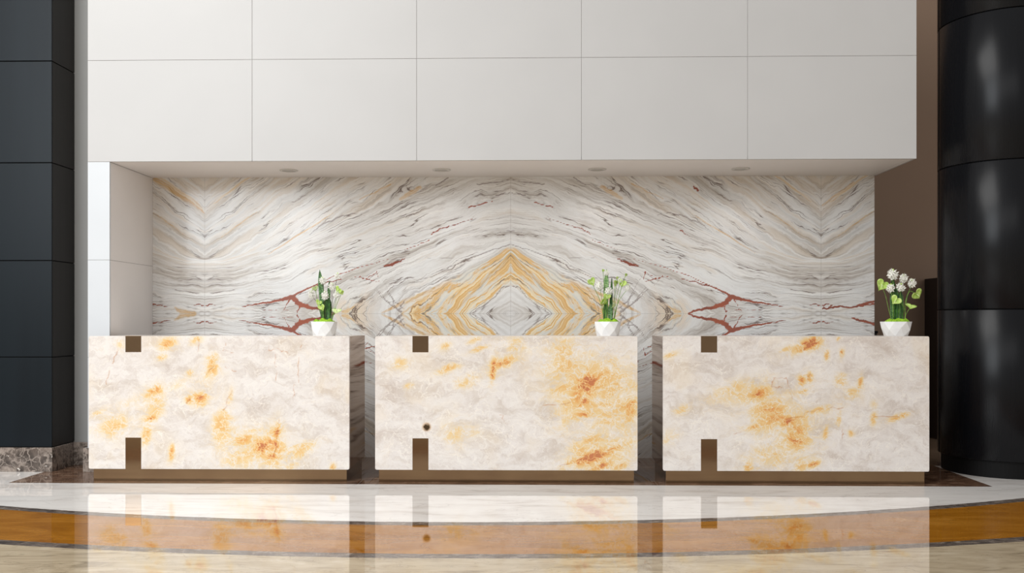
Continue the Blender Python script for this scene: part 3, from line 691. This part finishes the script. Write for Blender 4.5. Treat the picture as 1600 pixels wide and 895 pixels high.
def faceted_bowl(bm, rt, rm, rb, h, n_=8, rot=0., inner=.86):
    def rg(r, z, off, j=0): return [bm.verts.new((r*math.cos(2*math.pi*(k+off)/n_+rot), r*.92*math.sin(2*math.pi*(k+off)/n_+rot), z+(j if k % 2 else 0))) for k in range(n_)]
    b = rg(rb, 0, 0); m = rg(rm, h*.42, .5, h*.16); tp = rg(rt, h, 0)
    bm.faces.new(b[::-1])
    for k in range(n_):
        j = (k+1) % n_
        bm.faces.new((b[k], b[j], m[k])); bm.faces.new((m[k], b[j], m[j]))
        bm.faces.new((tp[k], m[k], tp[j])); bm.faces.new((m[k], m[j], tp[j]))
    ti = rg(rt*.94, h, 0); tb = rg(rt*.88, h*.72, 0)
    for k in range(n_):
        j = (k+1) % n_; bm.faces.new((tp[k], tp[j], ti[j], ti[k])); bm.faces.new((ti[k], ti[j], tb[j], tb[k]))
    bm.faces.new(tb)
def moss_mesh(bm, r, h, rnd):
    N, K = 48, 14; z0 = h-.012; rows = []
    lumps = [(rnd.uniform(-.8, .8)*r, rnd.uniform(-.7, .7)*r, rnd.uniform(.3, .5)*r, rnd.uniform(.5, 1.)) for _ in range(12)]+[(-.62*r, -.45*r, .35*r, .9), (.6*r, -.4*r, .36*r, 1.), (0, -.5*r, .38*r, 1.)]
    for i in range(K+1):
        q = i/K; row = []
        for k in range(N):
            a = 2*math.pi*k/N; x_, y_ = q*r*math.cos(a), q*r*.92*math.sin(a)
            z = max([am*math.exp(-((x_-lx_)**2+(y_-ly)**2)/(s_*s_)*1.4) for lx_, ly, s_, am in lumps])*.034
            z += rnd.uniform(-1, 1)*.0016
            z = z0+.008+z*(1-q**6)*1.0-(.008 if i == K else 0)
            row.append(bm.verts.new((x_, y_, z)))
            if i == 0: break
        rows.append(row)
    for k in range(N): bm.faces.new((rows[0][0], rows[1][k], rows[1][(k+1) % N]))
    for i in range(1, K):
        for k in range(N): bm.faces.new((rows[i][k], rows[i+1][k], rows[i+1][(k+1) % N], rows[i][(k+1) % N]))

ZM = 7.46; PXM = 200.0
def planter(label, X, Y, pxc, spec, rt, seed):
    """spec positions in enlarged-photo units around the bowl: x, y -> local metres on the bowl's own axis"""
    rnd = random.Random(seed); base_y = 853
    def L(x_, y_, d=0.): return ((x_-pxc)/ZM/PXM, d, (base_y-y_)/ZM/PXM)
    t = thing('flower_bowl', label, 'flower arrangement', (X, Y, DT-.0018), 'flower bowls on the desks')
    h = (base_y-688)/ZM/PXM
    bm = bmesh.new(); faceted_bowl(bm, rt, rt*spec.get('rm', .97), rt*spec.get('rb', .74), h, 8, spec['rot']); obj('bowl', bm, M['ceramic'], t)
    bm = bmesh.new(); moss_mesh(bm, rt*.92, h, rnd); obj('moss', bm, M['moss'], t, True)
    for (bx_, by_, tx_, ty_, wd, mt, d) in spec['leaves']:
        bm = bmesh.new(); snake_leaf(bm, L(bx_, by_+60, d), L(tx_, ty_, d), wd/ZM/PXM, twist=rnd.uniform(-.3, .3), blunt=mt == 'snake_dark'); obj('leaf', bm, M[mt], t, True)
    for (x_, y_, r, d, foot) in spec['white']:
        rr = r/ZM/PXM; fx_, fy_ = foot
        bm = bmesh.new(); tube(bm, [L(fx_, 690, d*.4), L((x_+fx_)/2+(fx_-x_)*.25, (y_+fy_)/2, d*.8), L(x_, y_+r*.3, d)], .0022, .0016)
        s_ = obj('flower_stem', bm, M['stem_dark' if spec['dark'] else 'stem'], t, True)
        bm = bmesh.new(); bloom(bm, L(x_, y_, d), rr*1.12, 17, rnd); obj('white_bloom', bm, M['petal'], s_)
        bm = bmesh.new()
        for q in range(5):
            c_ = Vector(L(x_, y_-r*.75, d))+Vector((rnd.uniform(-1, 1), rnd.uniform(-1, 1), rnd.uniform(-.6, 1.4)))*rr*.16
            bmesh.ops.create_icosphere(bm, subdivisions=2, radius=rr*.17, matrix=Matrix.Translation(c_) @ Matrix.Diagonal((1, 1, 1.5, 1)))
        obj('green_bud', bm, M['lime'], s_, True)
    for (x_, y_, r, yaw, pit, rol, d, mt, path) in spec['anth']:
        rr = r/ZM/PXM
        bm = bmesh.new(); tube(bm, [L(a, b, d*.6) for a, b in path]+[L(x_, y_, d+.004)], .0022, .0018); s_ = obj('flower_stem', bm, M['stem'], t, True)
        bm = bmesh.new(); Mx = spathe(bm, L(x_, y_, d), rr*1.2, yaw, pit, rol); o = obj('spathe', bm, M[mt], s_, True)
        bm = bmesh.new(); c_ = Vector(L(x_, y_, d)); tube(bm, [c_+Mx @ Vector((0, -.001, rr*.2)), c_+Mx @ Vector((0, -rr*.35, rr*.0)), c_+Mx @ Vector((0, -rr*.5, -rr*.35))], rr*.1, rr*.06)
        obj('spadix', bm, M['pale_lime'], s_, True)
    for path in spec['twigs']:
        bm = bmesh.new(); tube(bm, [L(a, b, .02) for a, b in path], .0013, .0008, 5); obj('twig', bm, M['twig'], t, True)
    return t
planter('white faceted bowl with tall mottled leaf and white flowers on the left desk', -1.633, 7.26, 338,
 dict(rot=.3, rm=1.0, rb=.84, dark=True,
  leaves=[(330, 640, 285, 80, 62, 'snake', .0), (360, 640, 395, 200, 40, 'snake', .02), (345, 640, 350, 400, 50, 'snake_dark', -.01), (385, 640, 385, 390, 56, 'snake_dark', -.02), (410, 640, 415, 430, 34, 'snake', -.015)],
  white=[(325, 205, 40, -.01, (345, 640)), (495, 155, 36, .0, (420, 640)), (440, 278, 42, -.02, (425, 640)), (362, 382, 44, -.035, (360, 640)), (490, 375, 36, -.02, (430, 640)), (192, 368, 40, -.01, (312, 620))],
  anth=[(288, 468, 34, .3, .1, .4, -.045, 'lime', [(330, 690), (320, 560)]), (330, 525, 40, -.2, .3, -.3, -.05, 'lime', [(345, 690), (340, 600)]), (515, 320, 44, -.5, .2, .8, -.02, 'lime', [(430, 690), (470, 480)]),
        (552, 352, 26, .4, .2, -.5, -.02, 'lime', [(430, 690), (480, 500)]), (492, 572, 50, .2, -1.0, .2, -.03, 'pale_lime', [(430, 690), (445, 620)]), (230, 300, 34, .4, .3, -.4, .01, 'pale_lime', [(320, 690), (260, 480)])],
  twigs=[]), .102, 1)
planter('white faceted bowl with pale upright leaf and green anthuriums on the middle desk', .588, 7.26, 358,
 dict(rot=.1, rm=1.0, rb=.84, dark=False,
  leaves=[(335, 640, 348, 70, 60, 'snake_pale', .01), (400, 640, 410, 180, 30, 'snake_dark', .02), (335, 640, 330, 470, 50, 'snake_dark', -.02), (385, 640, 385, 480, 56, 'snake', -.03), (400, 640, 400, 360, 40, 'snake_dark', .0)],
  white=[(265, 278, 44, -.01, (310, 640)), (365, 335, 44, -.03, (350, 640)), (345, 122, 28, -.005, (350, 620)), (592, 292, 36, -.01, (425, 640)), (510, 205, 26, -.01, (430, 640))],
  anth=[(172, 232, 50, .5, -.2, -.5, .0, 'lime', [(320, 690), (280, 450)]), (345, 400, 40, .0, .4, .2, -.045, 'lime', [(350, 690), (350, 520)]), (300, 455, 46, .6, .6, .8, -.04, 'lime', [(340, 690), (330, 560)]),
        (442, 245, 40, 1.0, .1, .1, -.01, 'lime', [(400, 690), (430, 450)]), (530, 245, 48, -.4, .3, .3, -.01, 'lime', [(420, 690), (470, 480)]), (568, 148, 22, .9, .2, .2, .0, 'lime', [(430, 690), (500, 350)]),
        (468, 180, 18, .8, .2, .2, .0, 'lime', [(410, 690), (450, 350)]), (420, 500, 30, .9, .4, .4, -.03, 'pale_lime', [(400, 690), (400, 600)]), (305, 95, 18, .6, .2, .2, .0, 'lime', [(340, 690), (325, 350)])],
  twigs=[[(280, 680), (235, 440), (120, 290)]]), .102, 2)
planter('white faceted bowl with five white flowers and large anthuriums on the right desk', 2.817, 7.26, 378,
 dict(rot=.39, dark=False,
  leaves=[(350, 640, 350, 160, 64, 'snake_dark', .01), (335, 640, 335, 330, 50, 'snake', -.01), (375, 640, 375, 300, 52, 'snake_dark', -.02), (425, 640, 420, 320, 56, 'snake_dark', -.02), (450, 640, 446, 360, 30, 'snake_pale', -.01), (400, 640, 400, 420, 50, 'snake_dark', -.03)],
  white=[(335, 145, 56, -.01, (350, 620)), (458, 188, 46, -.01, (420, 640)), (412, 292, 46, -.035, (400, 640)), (300, 302, 46, -.03, (340, 640)), (555, 248, 46, -.01, (450, 640))],
  anth=[(205, 272, 68, .1, .1, .5, -.01, 'lime', [(330, 690), (290, 540), (255, 370)]), (345, 445, 56, -.5, .2, .7, -.05, 'lime', [(470, 690), (470, 560), (430, 480)]),
        (605, 378, 64, .35, .25, -.8, -.02, 'lime', [(470, 690), (490, 420), (530, 320)]), (525, 522, 56, .2, -1.05, .6, -.035, 'lime', [(460, 690), (480, 600)])],
  twigs=[]), .117, 3)
